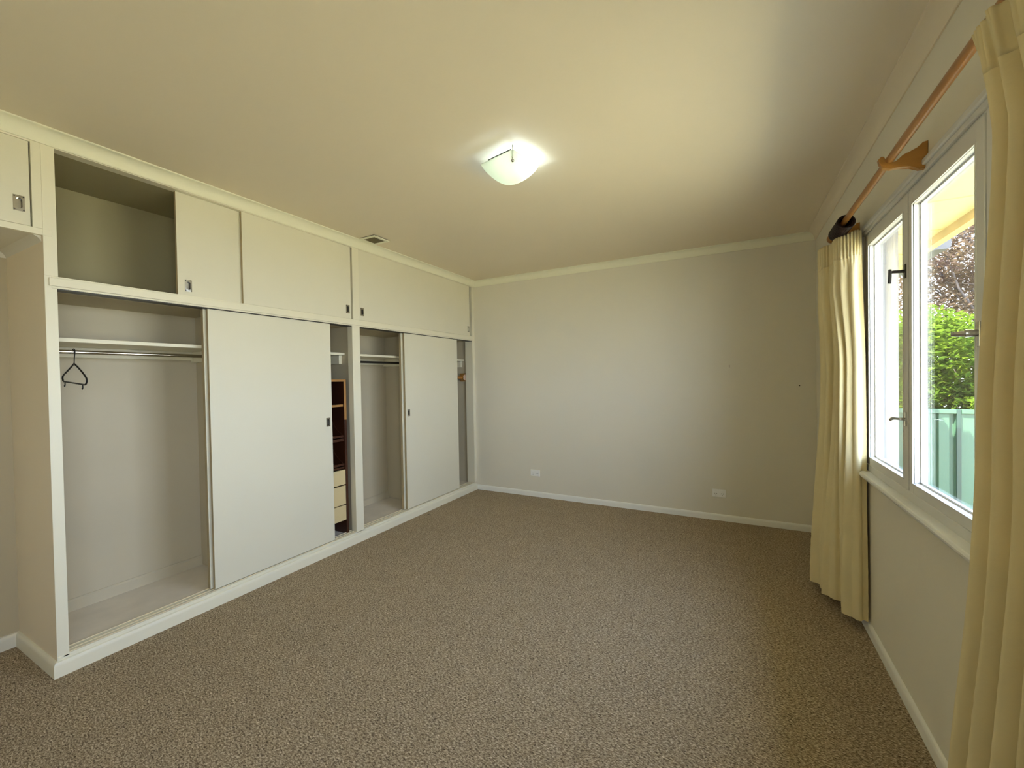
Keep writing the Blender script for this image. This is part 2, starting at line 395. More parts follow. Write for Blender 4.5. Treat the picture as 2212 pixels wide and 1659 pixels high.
# ------------------------------------------------------------------ outside
gz = -.75
struct(MB().box(-12, 26, -14, 24, gz-.1, gz).build('ground', M_ground), 'dry grass yard outside')
EV = empty('eave', (W+.3, 2, 2.2), 'pale yellow eave soffit above the window', None, kind='structure')
MB().box(W+.2, W+.60, YN-.8, D+1.2, 2.215, 2.232).build('soffit', M_soffit, EV)
b = MB(); b.box(W+.55, W+.60, YN-.8, D+1.2, 2.163, 2.36); b.build('fascia', M_fascia, EV)
b = MB(); b.prism([(0, 0), (.10, 0), (.115, .02), (.115, .09), (0, .09)], lambda u, v: (W+.60+u, 3.95, 2.175+v*.7), lambda u, v: (W+.60+u, D+1.2, 2.175+v*.7)); b.build('gutter', M_gutter, EV)
for yy in (2.95, 3.55, 4.15, 4.75):
    MB().box(W+.2, W+.55, yy, yy+.008, 2.209, 2.216).build('cover_strip', M_soffit, EV)
b = MB(); b.box(-1.2, W+.65, YN-1.2, D+.9, H+.14, H+.22); struct(b.build('roof', M_gutter), 'house roof slab')

FE = empty('metal_fence', (5.5, 6.05, gz), 'pale green ribbed steel fence under the shrub outside', 'fence')
fz = .93
def fence_panel(x0, x1):
    b = MB(); n = 8; step = (x1-x0)/n
    prof = []
    for k in range(n):
        a = x0+k*step
        prof += [(a, 0), (a+step*.60, 0), (a+step*.68, .028), (a+step*.92, .028)]
    prof.append((x1, 0))
    back = [(p[0], p[1]+.003) for p in prof[::-1]]
    b.prism(prof+back, lambda u, v: (u, 6.0+v, gz+.05), lambda u, v: (u, 6.0+v, fz-.02))
    return b.build('fence_panel', M_fence, FE)
xs = [3.72, 4.812, 6.30, 7.80, 9.3]
for i in range(4): fence_panel(xs[i]+.02, xs[i+1]-.01)
for x_ in xs: MB().box(x_-.012, x_+.026, 5.985, 6.06, gz, fz, .004).build('post', M_fpost, FE)
for i in range(4): MB().box(xs[i]+.026, xs[i+1]-.012, 5.98, 6.045, fz-.045, fz, .004).build('top_rail', M_fence, FE)

def leaf_cloud(name, mat_, parent, centers, n, size, seed):
    rnd = np.random.RandomState(seed)
    P = []; c = np.array([q[:3] for q in centers]); rad = np.array([q[3:6] for q in centers])
    idx = rnd.randint(0, len(centers), n)
    d = rnd.normal(size=(n, 3)); d /= np.linalg.norm(d, axis=1)[:, None]
    rr = rnd.uniform(.25, 1, n)**.5
    pos = c[idx] + d*rad[idx]*rr[:, None]
    a = rnd.normal(size=(n, 3)); a[:, 2] *= .5; a /= np.linalg.norm(a, axis=1)[:, None]
    t = rnd.normal(size=(n, 3)); bb = np.cross(a, t); bb /= np.linalg.norm(bb, axis=1)[:, None]
    nn = np.cross(a, bb)
    s = size*rnd.uniform(.6, 1.35, n)[:, None]
    # leaf: base, left mid, tip, right mid (folded along the midrib)
    v0 = pos - a*s*.5; v1 = pos + bb*s*.26 + nn*s*.08; v2 = pos + a*s*.55 - nn*s*.06; v3 = pos - bb*s*.26 + nn*s*.08
    V = np.stack([v0, v1, v2, v3], 1).reshape(-1, 3)
    me = bpy.data.meshes.new(name)
    F = [(4*i, 4*i+1, 4*i+2) for i in range(n)] + [(4*i, 4*i+2, 4*i+3) for i in range(n)]
    me.from_pydata(V.tolist(), [], F); me.materials.append(mat_)
    o = bpy.data.objects.new(name, me); COL.objects.link(o); o.parent = parent
    o.matrix_parent_inverse = Matrix.Translation(parent.location).inverted(); o['kind'] = 'stuff'
    return o
def branches(parent, base, tips, r0, seed, name='branches', sub=0, mat_=None):
    rnd = random.Random(seed); b = MB()
    for tp in tips:
        p0 = Vector(base); p1 = Vector(tp); pts = []; rs = []
        for k in range(8):
            f = k/7; p = p0.lerp(p1, f); am = .10*(p1-p0).length*f
            p += Vector((rnd.uniform(-am, am)*.5, rnd.uniform(-am, am)*.5, math.sin(f*3)*am*.5)); pts.append(p); rs.append(r0*(1-.85*f))
        b.tube(pts, rs, 6)
        for q in range(sub):
            k = rnd.randint(2, 6); s0 = pts[k]; d = Vector((rnd.uniform(-1, 1), rnd.uniform(-1, 1), rnd.uniform(-.2, 1))).normalized()*rnd.uniform(.3, .9)
            mid = s0+d*.5+Vector((rnd.uniform(-.1, .1), rnd.uniform(-.1, .1), rnd.uniform(-.1, .1)))
            b.tube([s0, mid, s0+d], [rs[k]*.6, rs[k]*.35, .002], 5)
    o = b.build(name, mat_ or M_bark, parent, smooth=True); o['kind'] = 'stuff'
    return o
SH = empty('shrub', (5.3, 6.6, gz), 'bushy green shrub spilling over the green fence', 'shrub')
rs = random.Random(3)
cs = [(rs.uniform(4.0, 6.9), rs.uniform(6.25, 7.0), rs.uniform(.95, 1.85), .34, .32, .26) for _ in range(44)] + \
     [(rs.uniform(4.72, 6.6), 6.0, rs.uniform(.92, 1.10), .16, .14, .12) for _ in range(12)]
cs += [(4.1+.24*k, 6.35+.12*(k % 2), .80+.12*(k % 3), .26, .22, .24) for k in range(12)] + [(4.55+.16*k, 6.30+.05*(k % 3), 1.05+.12*(k % 3), .22, .16, .18) for k in range(12)]
leaf_cloud('foliage', M_leafg, SH, cs, 60000, .060, 1)
branches(SH, (5.3, 6.6, gz), [(c[0], c[1], c[2]) for c in cs[:14]], .018, 5, 'stem')
TR = empty('blossom_tree', (7.6, 8.8, gz), 'thin bronze-leaved tree against the white sky behind the shrub', 'tree')
cs2 = [(rs.uniform(4.5, 8.2), rs.uniform(7.8, 9.6), rs.uniform(1.5, 4.1), .42, .38, .34) for _ in range(80)]
leaf_cloud('foliage', M_leafp, TR, cs2, 42000, .054, 2)
branches(TR, (7.6, 8.8, gz), [(c[0], c[1], c[2]) for c in cs2[:40]], .045, 6, 'branches', 7)

# ------------------------------------------------------------------ wardrobe
WR = empty('built_in_wardrobe', (0, 2.47, 0), 'long cream built-in wardrobe with sliding doors along the left wall', 'wardrobe')
FD = .055                                 # depth of the face frame members
def part(name, m_, args, bev=.0012, par=WR, lab=None, **k):
    b = MB(); b.box(*args, bev); o = b.build(name, m_, par, **k)
    if lab: o['label'] = lab
    return o
ZL, ZT = .080, 2.4355
# face frame
b = MB(); b.box(-.0018, 0, .6905, .7125, .089, 1.8425); b.box(-FD, 0, .7125, .730, .080, 1.7875); b.build('stile', M_frame, WR)
b = MB(); b.box(-FD, 0, .6905, .7345, 1.843, ZT, .001); b.box(-.02, 0, .660, .6902, 2.051, ZT, .001); b.build('stile', M_frame, WR)['label'] = 'wider upper stile'
part('stile', M_frame, (-FD, 0, 2.419, 2.498, ZL, 1.790)); part('stile', M_frame, (-FD, 0, 2.434, 2.498, 1.843, ZT))
part('stile', M_frame, (-.105, 0, 4.203, D-.0005, ZL, 1.790)); part('stile', M_frame, (-.105, 0, 4.203, D-.0005, 1.843, ZT))
part('rail', M_frame, (-.115, 0, .7125, D-.0005, 1.788, 1.843))
part('cover_strip', M_frame, (-.001, .010, .703, 4.212, 1.797, 1.835), .0025)
part('head_rail', M_frame, (-FD, -.0005, .7345, D-.001, 2.432, 2.47))
part('sill_board', M_frame, (-.075, 0, .6905, D-.0005, .055, .088), .003)
o = MB().prism(BK, lambda u, v: (u, .690-u, v), lambda u, v: (u, D-.0135, v)).build('kick_board', M_frame, WR, smooth=True, auto=25)
# carcass
part('floor_board', M_cfloor, (AX+.001, -.0755, .7125, D-.0005, .060, .082))
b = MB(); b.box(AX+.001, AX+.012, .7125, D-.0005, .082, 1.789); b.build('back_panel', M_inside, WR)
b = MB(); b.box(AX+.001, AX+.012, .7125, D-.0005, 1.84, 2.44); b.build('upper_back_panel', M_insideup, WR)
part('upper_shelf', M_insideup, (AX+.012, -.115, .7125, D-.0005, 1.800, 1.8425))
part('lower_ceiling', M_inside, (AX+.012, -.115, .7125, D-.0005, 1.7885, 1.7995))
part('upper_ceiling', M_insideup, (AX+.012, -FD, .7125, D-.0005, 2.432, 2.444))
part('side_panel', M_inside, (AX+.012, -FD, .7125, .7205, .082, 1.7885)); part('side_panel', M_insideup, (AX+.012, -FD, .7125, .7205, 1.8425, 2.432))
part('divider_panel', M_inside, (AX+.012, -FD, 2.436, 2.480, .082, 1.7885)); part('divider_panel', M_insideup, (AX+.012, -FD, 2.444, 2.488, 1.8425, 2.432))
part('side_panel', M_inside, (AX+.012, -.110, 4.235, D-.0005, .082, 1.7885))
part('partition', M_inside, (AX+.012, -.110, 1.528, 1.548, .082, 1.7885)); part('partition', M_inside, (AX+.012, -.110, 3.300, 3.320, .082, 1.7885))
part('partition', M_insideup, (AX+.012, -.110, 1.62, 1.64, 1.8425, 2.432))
# inner skirting at the back of the bays
for a, c in ((.7205, 1.528), (1.548, 2.436), (2.48, 3.30), (3.32, 4.235)):
    o = MB().prism([(0, 0), (.012, 0), (.010, .055), (.004, .065), (0, .066)], lambda u, v: (AX+.012+u, a, .082+v), lambda u, v: (AX+.012+u, c, .082+v)).build('inner_skirting', M_inside, WR)
# shelves, cleats, rods
def bay(a, c, xf):
    part('shelf', M_frame, (AX+.012, xf, a+.0005, c-.0005, 1.552, 1.572), .002)
    part('cleat', M_frame, (AX+.012, xf-.035, c-.030, c-.0005, 1.480, 1.5515), .002)
    part('cleat', M_frame, (AX+.012, xf-.035, a+.0005, a+.020, 1.495, 1.5515), .002)
    part('back_cleat', M_frame, (AX+.012, AX+.030, a+.02, c-.03, 1.495, 1.5515), .002)
bay(.7205, 1.528, -.112); bay(1.548, 2.436, -.112); bay(2.48, 3.30, -.14); bay(3.32, 4.235, -.142)
RXc, RZc = -.262, 1.510
for a, c in ((.7405, 1.498),):
    MB().cyl((RXc, a, RZc+.002), (RXc, c, RZc+.002), .0105, 24).build('hanging_rod', M_steel, WR, smooth=True, auto=40)
MB().cyl((-.25, 2.50, 1.508), (-.25, 3.27, 1.508), .0105, 20).build('hanging_rod', M_darkmetal, WR, smooth=True, auto=40)
# sliding door tracks on the sill
for xx in (-.006, -.0345, -.069):
    part('track', M_track, (xx-.003, xx, .7305, 4.2025, .0885, .0935), .0006)
part('top_track', M_darkmetal, (-.072, -.006, .7305, 4.2025, 1.7835, 1.7878), 0)
# doors
def finger_pull(par, x, y, z):
    w, h = .0175, .034
    b = MB(); n = 24; ring_in = []; N = 40
    # plate with an obround recess: front plate ring + cup
    def ob(t, a, c, off=0):
        # obround outline, half width a, half height c
        ang = 2*math.pi*t; cx = math.cos(ang); sy = math.sin(ang)
        return (a*cx, (c-a)*(1 if sy >= 0 else -1) + a*sy) if abs(sy) > 1e-6 else (a*cx, 0)
    inner = []; outer = []; cup = []
    for k in range(N):
        t = (k+.5)/N; u, v = ob(t, .0098, .0235); inner.append((u, v))
        ang = 2*math.pi*t; c_, s_ = math.cos(ang), math.sin(ang)
        q = max(abs(u)/w, abs(v)/h); outer.append((u/q, v/q))
    bm = b.bm
    Vi = [bm.verts.new((x+.0022, y+u, z+v)) for u, v in inner]; Vo = [bm.verts.new((x+.0016, y+u, z+v)) for u, v in outer]
    Vb = [bm.verts.new((x-.0005, y+u, z+v)) for u, v in outer]
    Vc = [bm.verts.new((x-.0090, y+u*.92, z+v*.97)) for u, v in inner]
    for k in range(N):
        j = (k+1) % N
        bm.faces.new((Vo[k], Vo[j], Vi[j], Vi[k])); bm.faces.new((Vb[k], Vb[j], Vo[j], Vo[k]))
        f = bm.faces.new((Vi[k], Vi[j], Vc[j], Vc[k])); f.material_index = 1 if inner[k][0] > .002 else 0
    f = bm.faces.new(Vc)
    for sy_ in (-1, 1):
        for sz_ in (-1, 1):
            n0 = len(bm.faces); b.sph((x+.0018, y+sy_*.0135, z+sz_*.0285), .0028, 8, 6, (.5, 1, 1))
            bm.faces.ensure_lookup_table()
            for f in bm.faces[n0:]: f.material_index = 1
    o = b.build('finger_pull', [M_chrome, M_darkmetal], par); o['label'] = 'small recessed chrome finger pull'
    return o
def sliding(y0, y1, z0, z1, xf, th, hy=None, hz=None, name='sliding_door', lab=None, par=WR, hdepth=True):
    b = MB(); bm = b.bm
    # slab; cut a pocket for the pull by building the front face as ring
    b.box(xf-th, xf, y0, y1, z0, z1, .0015)
    o = b.build(name, [M_door, M_edge], par)
    for p in o.data.polygons:
        if p.normal.y < -.9: p.material_index = 1
    if lab: o['label'] = lab
    if hy is not None:
        # pocket through the face
        cut = MB(); cut.box(xf-.0112, xf+.01, hy-.0108, hy+.0108, hz-.0245, hz+.0245)
        c = cut.build('cutter', M_door); md = o.modifiers.new('pocket', 'BOOLEAN'); md.object = c; md.operation = 'DIFFERENCE'; md.solver = 'EXACT'
        dg = bpy.context.evaluated_depsgraph_get(); me = bpy.data.meshes.new_from_object(o.evaluated_get(dg))
        o.modifiers.clear(); o.data = me; bpy.data.objects.remove(c, do_unlink=True)
        finger_pull(o, xf, hy, hz)
    return o
# lower doors
sliding(1.360, 2.217, .0945, 1.783, -.012, .020, 2.180, 1.021, lab='large front sliding door, left bay')
d = sliding(1.348, 2.200, .0945, 1.7825, -.040, .026, lab='cream inner sliding door behind the front one, left bay')
sliding(3.044, 3.903, .0945, 1.783, -.012, .020, 3.086, 1.021, lab='large front sliding door, right bay')
sliding(3.026, 3.885, .0945, 1.7825, -.040, .026, lab='cream inner sliding door behind the front one, right bay')
# upper doors
sliding(1.566, 2.420, 1.8445, 2.4315, -.006, .018, 2.385, 1.920, lab='upper sliding door, second from left')
sliding(1.220, 1.640, 1.8445, 2.4315, -.030, .018, 1.272, 1.905, lab='upper sliding door beside the open compartment')
sliding(2.4985, 4.158, 1.8445, 2.4315, -.004, .018, 2.532, 1.916, lab='upper sliding door at the far end')
ud = [c for c in WR.children if c.get('label', '').startswith('upper sliding door at the far')][0]
finger_pull(ud, -.004, 4.128, 1.922)
# wooden rail on its square mount in the last bay
b = MB(); b.cyl((-.155, 3.3205, 1.354), (-.155, 4.200, 1.354), .015, 18); b.build('wooden_rail', M_pine, WR, smooth=True, auto=40)
b = MB()
b.prism([(-.05, -.05), (.05, -.05), (.05, .05), (-.05, .05)], lambda u, v: (-.150+u, 4.2345, 1.354+v), lambda u, v: (-.150+u, 4.222, 1.354+v))
b.prism([(-1, -1), (1, -1), (1, 1), (-1, 1)], lambda u, v: (-.150+u*.048, 4.222, 1.354+v*.048), lambda u, v: (-.152+u*.022, 4.190, 1.354+v*.022))
b.build('rail_mount', M_pine2, WR)

# ------------------------------------------------------------------ overhead cupboard above the alcove
OC = empty('overhead_cupboard', (0, -.2, 2.02), 'cream overhead cupboard above the alcove at far left', 'cupboard')
b = MB(); b.box(-.02, .0022, YN+.001, .6898, 2.022, 2.050, .001); b.box(.0002, .0022, .6898, .719, 2.022, 2.050, .0008); b.build('rail', M_frame, OC)
part('bottom_panel', M_wall, (AX+.001, -.02, YN+.001, .6895, 2.024, 2.040), par=OC)
part('stile', M_frame, (-.02, -.0005, -.35, -.25, 2.051, ZT), par=OC)
part('top_rail', M_frame, (-.02, -.0005, YN+.001, .6595, 2.428, 2.47), par=OC)
part('back_panel', M_inside, (-.06, -.045, YN+.001, .6595, 2.051, 2.47), par=OC)
sliding(-.245, .655, 2.0525, 2.427, -.003, .018, .6215, 2.143, 'cupboard_door', par=OC)
# small cove under the cupboard, alcove corner
run('cove_moulding', [(0, 0), (.03, 0), (.026, .002), (.016, .006), (.008, .013), (.003, .022), (0, .028)], (AX, .690), (-.021, .690), (0, -1), 0, 0, 2.024, -1, M_wall, parent=OC)
run('cove_moulding', [(0, 0), (.03, 0), (.026, .002), (.016, .006), (.008, .013), (.003, .022), (0, .028)], (AX, YN), (AX, .690), (1, 0), 0, 0, 2.024, -1, M_wall, parent=OC)

# ------------------------------------------------------------------ drawer tower inside the left bay
y0, y1, xf, xb, zb, zt = 1.95, 2.395, -.060, -.46, .0825, 1.350
TW = empty('drawer_tower', ((xf+xb)/2, (y0+y1)/2, zb), 'brown shelf tower with cream drawers inside the wardrobe', 'drawer unit')
def tp(name, m_, a, bev=.002, par=TW): return part(name, m_, a, bev, par)
tp('side_panel', M_cabwood, (xb, xf-.003, y1-.022, y1, zb, zt-.018)); tp('side_panel', M_cabwood, (xb, xf-.003, y0, y0+.022, zb, zt-.018))
tp('front_edge', M_cabedge, (xf-.003, xf, y1-.022, y1, 1.02, zt), .0008); tp('front_edge', M_cabwood, (xf-.003, xf, y1-.022, y1, zb, 1.02), .0008)
tp('top_panel', M_cabwood, (xb, xf-.003, y0, y1, zt-.018, zt)); tp('top_edge', M_cabedge, (xf-.003, xf, y0, y1-.022, zt-.018, zt), .0008)
tp('back_panel', M_cabdark, (xb, xb+.008, y0+.022, y1-.022, zb+.05, zt-.018))
tp('shelf', M_cabdark, (xb+.008, xf-.022, y0+.022, y1-.022, 1.128, 1.146)); tp('shelf_edge', M_cabedge, (xf-.022, xf-.014, y0+.022, y1-.022, 1.128, 1.146), .0008)
for zz, cz in ((.872, .045), (.640, .055)):
    tray = tp('tray', M_cabwood, (xb+.010, xf-.010, y0+.024, y1-.024, zz-.006, zz+.006))
    part('tray_front', M_cabwood, (xf-.020, xf-.010, y0+.024, y1-.024, zz-.028 if cz < .05 else zz-.02, zz+.022), .002, tray)
    pr = [(0, 0)] + [(.012+.20*f, .030+.16*(3*f*f-2*f**3)) for f in [i/10 for i in range(11)]] + [(.36, .19), (.36, 0)]
    MB().prism(pr, lambda u, v: (xf-.015-u, y1-.034, zz+.006+v), lambda u, v: (xf-.015-u, y1-.030, zz+.006+v)).build('tray_side', M_cabwood, tray)
for za, zc in ((.4925, .612), (.330, .482), (.200, .322)):
    dr = tp('drawer', M_drawer, (xf-.016, xf+.002, y0+.024, y1-.026, za, zc), .0015)
    part('drawer_box', M_cabdark, (xb+.02, xf-.016, y0+.03, y1-.032, za+.006, zc-.01), 0, dr)

# ------------------------------------------------------------------ coat hanger
hy = .852; hb = Vector((RXc, hy, RZc+.0125))
HG = empty('coat_hanger', (RXc, hy, 1.45), 'black plastic trouser hanger hooked on the rod in the open bay', 'hanger')
pts = [(-.150+.0, 0, 0)]
hook = []
for k in range(15):
    a = math.radians(205 - k*(240/14))
    hook.append((RXc + .0155*math.cos(a), hy, RZc+.003 + .0155*math.sin(a)))
hook += [(-.258, hy, 1.478), (-.262, hy, 1.452)]
MB().tube(hook, .0022, 8).build('hook', M_black, HG, smooth=True)
fr = [(-.263, 1.452), (-.30, 1.437), (-.36, 1.414), (-.408, 1.397), (-.424, 1.388), (-.427, 1.378), (-.422, 1.366), (-.412, 1.360), (-.34, 1.356), (-.27, 1.351), (-.20, 1.346), (-.135, 1.3415), (-.118, 1.346), (-.108, 1.359), (-.112, 1.374), (-.130, 1.388), (-.17, 1.410), (-.22, 1.434)]
MB().tube([(x_, hy, z_) for x_, z_ in fr], .0038, 8, closed=True).build('frame', M_black, HG, smooth=True)
for xx, zz in ((-.395, 1.355), (-.160, 1.340)):
    MB().tube([(xx, hy, zz), (xx, hy, zz-.014), (xx-.006, hy, zz-.021), (xx-.010, hy, zz-.015)], .0024, 6).build('loop', M_black, HG, smooth=True)

# ------------------------------------------------------------------ ceiling lamp
LC = Vector((1.722, 1.971)); hd = .150; LA = .585
CL = empty('ceiling_light', (LC.x, LC.y, H), 'flush ceiling light with slumped square frosted glass, lit', 'ceiling light')
b = MB(); n = 40; bm = b.bm; G = {}
ea = Vector((math.cos(LA-math.pi/4), math.sin(LA-math.pi/4))); eb = Vector((-ea.y, ea.x)); hs = hd/math.sqrt(2)
for i in range(n+1):
    for j in range(n+1):
        u = math.sin(math.pi/2*(i/n*2-1)); v = math.sin(math.pi/2*(j/n*2-1)); r_ = math.hypot(u, v)
        sag = .084*max(0, (1-u*u)*(1-v*v))**.42
        p = LC + ea*u*hs + eb*v*hs
        G[i, j] = bm.verts.new((p.x, p.y, 2.464 - sag))
for i in range(n):
    for j in range(n): bm.faces.new((G[i, j], G[i+1, j], G[i+1, j+1], G[i, j+1]))
o = b.build('glass_shade', M_frost, CL, smooth=True)
md = o.modifiers.new('thick', 'SOLIDIFY'); md.thickness = .004
b = MB(); b.box(-.045, .045, -.045, .045, -.012, 0, .003)
bmesh.ops.rotate(b.bm, verts=b.bm.verts[:], cent=(0, 0, 0), matrix=Matrix.Rotation(LA-math.pi/4, 3, 'Z')); bmesh.ops.translate(b.bm, verts=b.bm.verts[:], vec=(LC.x, LC.y, H-.0005))
b.build('base_plate', M_darkmetal, CL)
# curved brass-brown strip along the near left edge that carries the glass
p0 = LC - ea*hs*.98 - eb*hs*.55; p1 = LC - ea*hs*.98 + eb*hs*.55
nd = Vector((math.sin(LA), -math.cos(LA)))
a0 = LC + (-Vector((math.cos(LA), math.sin(LA)))*.78+nd*.10)*hd; a1 = LC + (-Vector((math.cos(LA), math.sin(LA)))*.04+nd*.86)*hd
b = MB(); b.prism([(0, 0), (1, 0), (1, 1), (0, 1)], lambda u, v: (a0.x+nd.x*.003*u, a0.y+nd.y*.003*u, 2.469+.010*v), lambda u, v: (a1.x+nd.x*.003*u, a1.y+nd.y*.003*u, 2.469+.010*v))
b.build('carrier_strip', M_darkmetal, CL)
kp = LC + nd*hd*.90
b = MB(); b.cyl((kp.x, kp.y, H-.004), (kp.x, kp.y, 2.428), .0028, 10); b.sph((kp.x, kp.y, 2.419), .0085, 14, 10)
o = b.build('clamp_knob', M_chrome, CL, smooth=True)
kp2 = LC - nd*hd*.95
b = MB(); b.cyl((kp2.x, kp2.y, H-.004), (kp2.x, kp2.y, 2.452), .0028, 10); b.sph((kp2.x, kp2.y, 2.450), .0075, 14, 10)
b.build('clamp_knob', M_chrome, CL, smooth=True)
bc = LC + Vector((.047, .024))
b = MB(); b.sph((bc.x, bc.y, 2.452), .024, 18, 12, (1.1, 1.1, .8)); b.build('bulb', M_bulb, CL, smooth=True)
ld = bpy.data.lights.new('lamp_light', 'POINT'); ld.energy = 2.3; ld.color = (.66, .84, 1.0); ld.shadow_soft_size = .026
lo = bpy.data.objects.new('lamp_light', ld); lo.location = (bc.x, bc.y, 2.452); COL.objects.link(lo)

# ------------------------------------------------------------------ ceiling vent
CV = empty('ceiling_vent', (.155, 2.531, H), 'small square ceiling vent above the wardrobe', 'vent')
vx0, vx1, vy0, vy1 = .070, .240, 2.447, 2.617
b = MB()
e = .026
b.box(vx0, vx1, vy0, vy0+e, H-.012, H-.005, .002); b.box(vx0, vx1, vy1-e, vy1, H-.012, H-.005, .002)
b.box(vx0, vx0+e, vy0+e, vy1-e, H-.012, H-.005, .002); b.box(vx1-e, vx1, vy0+e, vy1-e, H-.012, H-.005, .002)
b.build('frame', M_corn, CV)
b = MB(); b.box(vx0+.006, vx1-.006, vy0+.006, vy1-.006, H-.005, H-.0003); b.build('backing', M_slot, CV)
sl = MB().box(vx0+e, vx1-e, vy0+e+.002, vy0+e+.006, H-.011, H-.005).build('slat', M_grille, CV)
k = 1
while vy0+e+.002+k*.009 < vy1-e-.004:
    c = sl.copy(); COL.objects.link(c); c.location = sl.location + Vector((0, .009*k, 0)); k += 1

# ------------------------------------------------------------------ power points
def outlet(xc, zc, w, h, label):
    y = D
    o = empty('power_outlet', (xc, y, zc), label, 'power outlet')
    MB().box(xc-w/2, xc+w/2, y-.010, y-.0003, zc-h/2, zc+h/2, .0025, 2).build('plate', M_plast, o)
    for s in (-1, 1):
        cx = xc+s*w*.235
        MB().box(cx-.006, cx+.006, y-.0135, y-.0095, zc+h*.16, zc+h*.34, .0015).build('switch', M_plast, o)
        b = MB()
        for dx, dz, an in ((-.008, -.004, .5), (.008, -.004, -.5), (0, -.018, 0)):
            mm = Matrix.Translation((cx+dx, y-.0102, zc+dz)) @ Matrix.Rotation(an, 4, 'Y') @ Matrix.Diagonal((.0028, .0012, .0085, 1))
            bmesh.ops.create_cube(b.bm, size=1, matrix=mm)
        b.build('socket_slots', M_slot, o)
outlet(.780, .266, .113, .072, 'white double power point low on the far wall, left one')
outlet(2.632, .250, .113, .072, 'white double power point low on the far wall, nearer the curtain')
o = MB().box(2.7235, 2.7265, D-.007, D-.0002, 1.398, 1.421, .001).build('nail', M_nail); tag(o, 'small dark nail sticking out of the far wall above the right power point', 'nail')
o = MB().cyl((3.249, D-.0002, 1.2315), (3.249, D-.004, 1.2315), .005, 12).build('screw', M_nail); tag(o, 'tiny dark screw head in the far wall beside the curtain', 'screw')
o = MB().tube([(.078, 3.225, .004), (.088, 3.232, .006), (.100, 3.236, .004)], [.0015, .002, .001], 6).build('twig', M_bark); tag(o, 'tiny dark twig on the carpet near the kick board', 'twig')

# ------------------------------------------------------------------ curtain rod
RX, RZ = 3.263, 2.104
CR = empty('curtain_rod', (RX, 2.0, RZ), 'long honey pine curtain rod above the window', 'curtain rod')
MB().cyl((RX, .86, RZ), (RX, 2.955, RZ), .0135, 24).build('rod', M_pine, CR, smooth=True, auto=40)
BR = [(3.3660, 2.1457), (3.3523, 2.1438), (3.3444, 2.1346), (3.3379, 2.1259), (3.3253, 2.1201), (3.3084, 2.1172), (3.2979, 2.1116), (3.2908, 2.1012), (3.2806, 2.0927), (3.2678, 2.0895), (3.2564, 2.0945), (3.2510, 2.1080), (3.2464, 2.1195), (3.2394, 2.1212), (3.2315, 2.1131), (3.2341, 2.0973), (3.2438, 2.0801), (3.2652, 2.0704), (3.2915, 2.0712), (3.3208, 2.068), (3.3332, 2.0582), (3.3427, 2.0515), (3.3660, 2.0516)]
def bracket(y, th=.022):
    b = MB(); b.prism(BR, lambda u, v: (u, y-th/2, v), lambda u, v: (u, y+th/2, v))
    es = [e for e in b.bm.edges if abs(e.verts[0].co.y-e.verts[1].co.y) < 1e-6]
    bmesh.ops.bevel(b.bm, geom=es, offset=.0025, segments=2, affect='EDGES')
    return b.build('bracket', M_pine2, CR)
bracket(2.0); bracket(2.895); bracket(1.0)
b = MB(); b.cyl((RX, 2.955, RZ), (RX, 2.968, RZ), .016, 20); b.sph((RX, 2.99, RZ), .026, 18, 12, (1, 1.1, 1)); b.build('finial', M_pine, CR, smooth=True, auto=40)
b = MB(); b.cyl((RX, .86, RZ), (RX, .847, RZ), .016, 20); b.sph((RX, .825, RZ), .026, 18, 12, (1, 1.1, 1)); b.build('finial', M_pine, CR, smooth=True, auto=40)

def make_ring(y, tilt, label, group):
    b = MB(); R, r_ = .0320, .0068; pts = []
    cz = RZ + .0137 - (R - r_) + .0
    for k in range(28):
        a = 2*math.pi*k/28
        pts.append((RX + R*math.cos(a), y + tilt*R*math.sin(a), cz + R*math.sin(a)))
    b.tube(pts, r_, 10, closed=True)
    b.tube([(RX, y-tilt*R, cz-R-.004), (RX, y-tilt*R, cz-R-.010)], .0018, 6)
    o = b.build('curtain_ring', M_ring, smooth=True); return tag(o, label, 'curtain ring', group)
make_ring(2.655, .25, 'foremost dark brown wooden ring on the far end of the rod', 'dark wooden curtain rings at the far bracket')
for k in range(13):
    make_ring(2.672+.0160*k, .1, 'dark brown wooden ring bunched tightly behind the foremost one, far end of rod', 'dark wooden curtain rings at the far bracket')

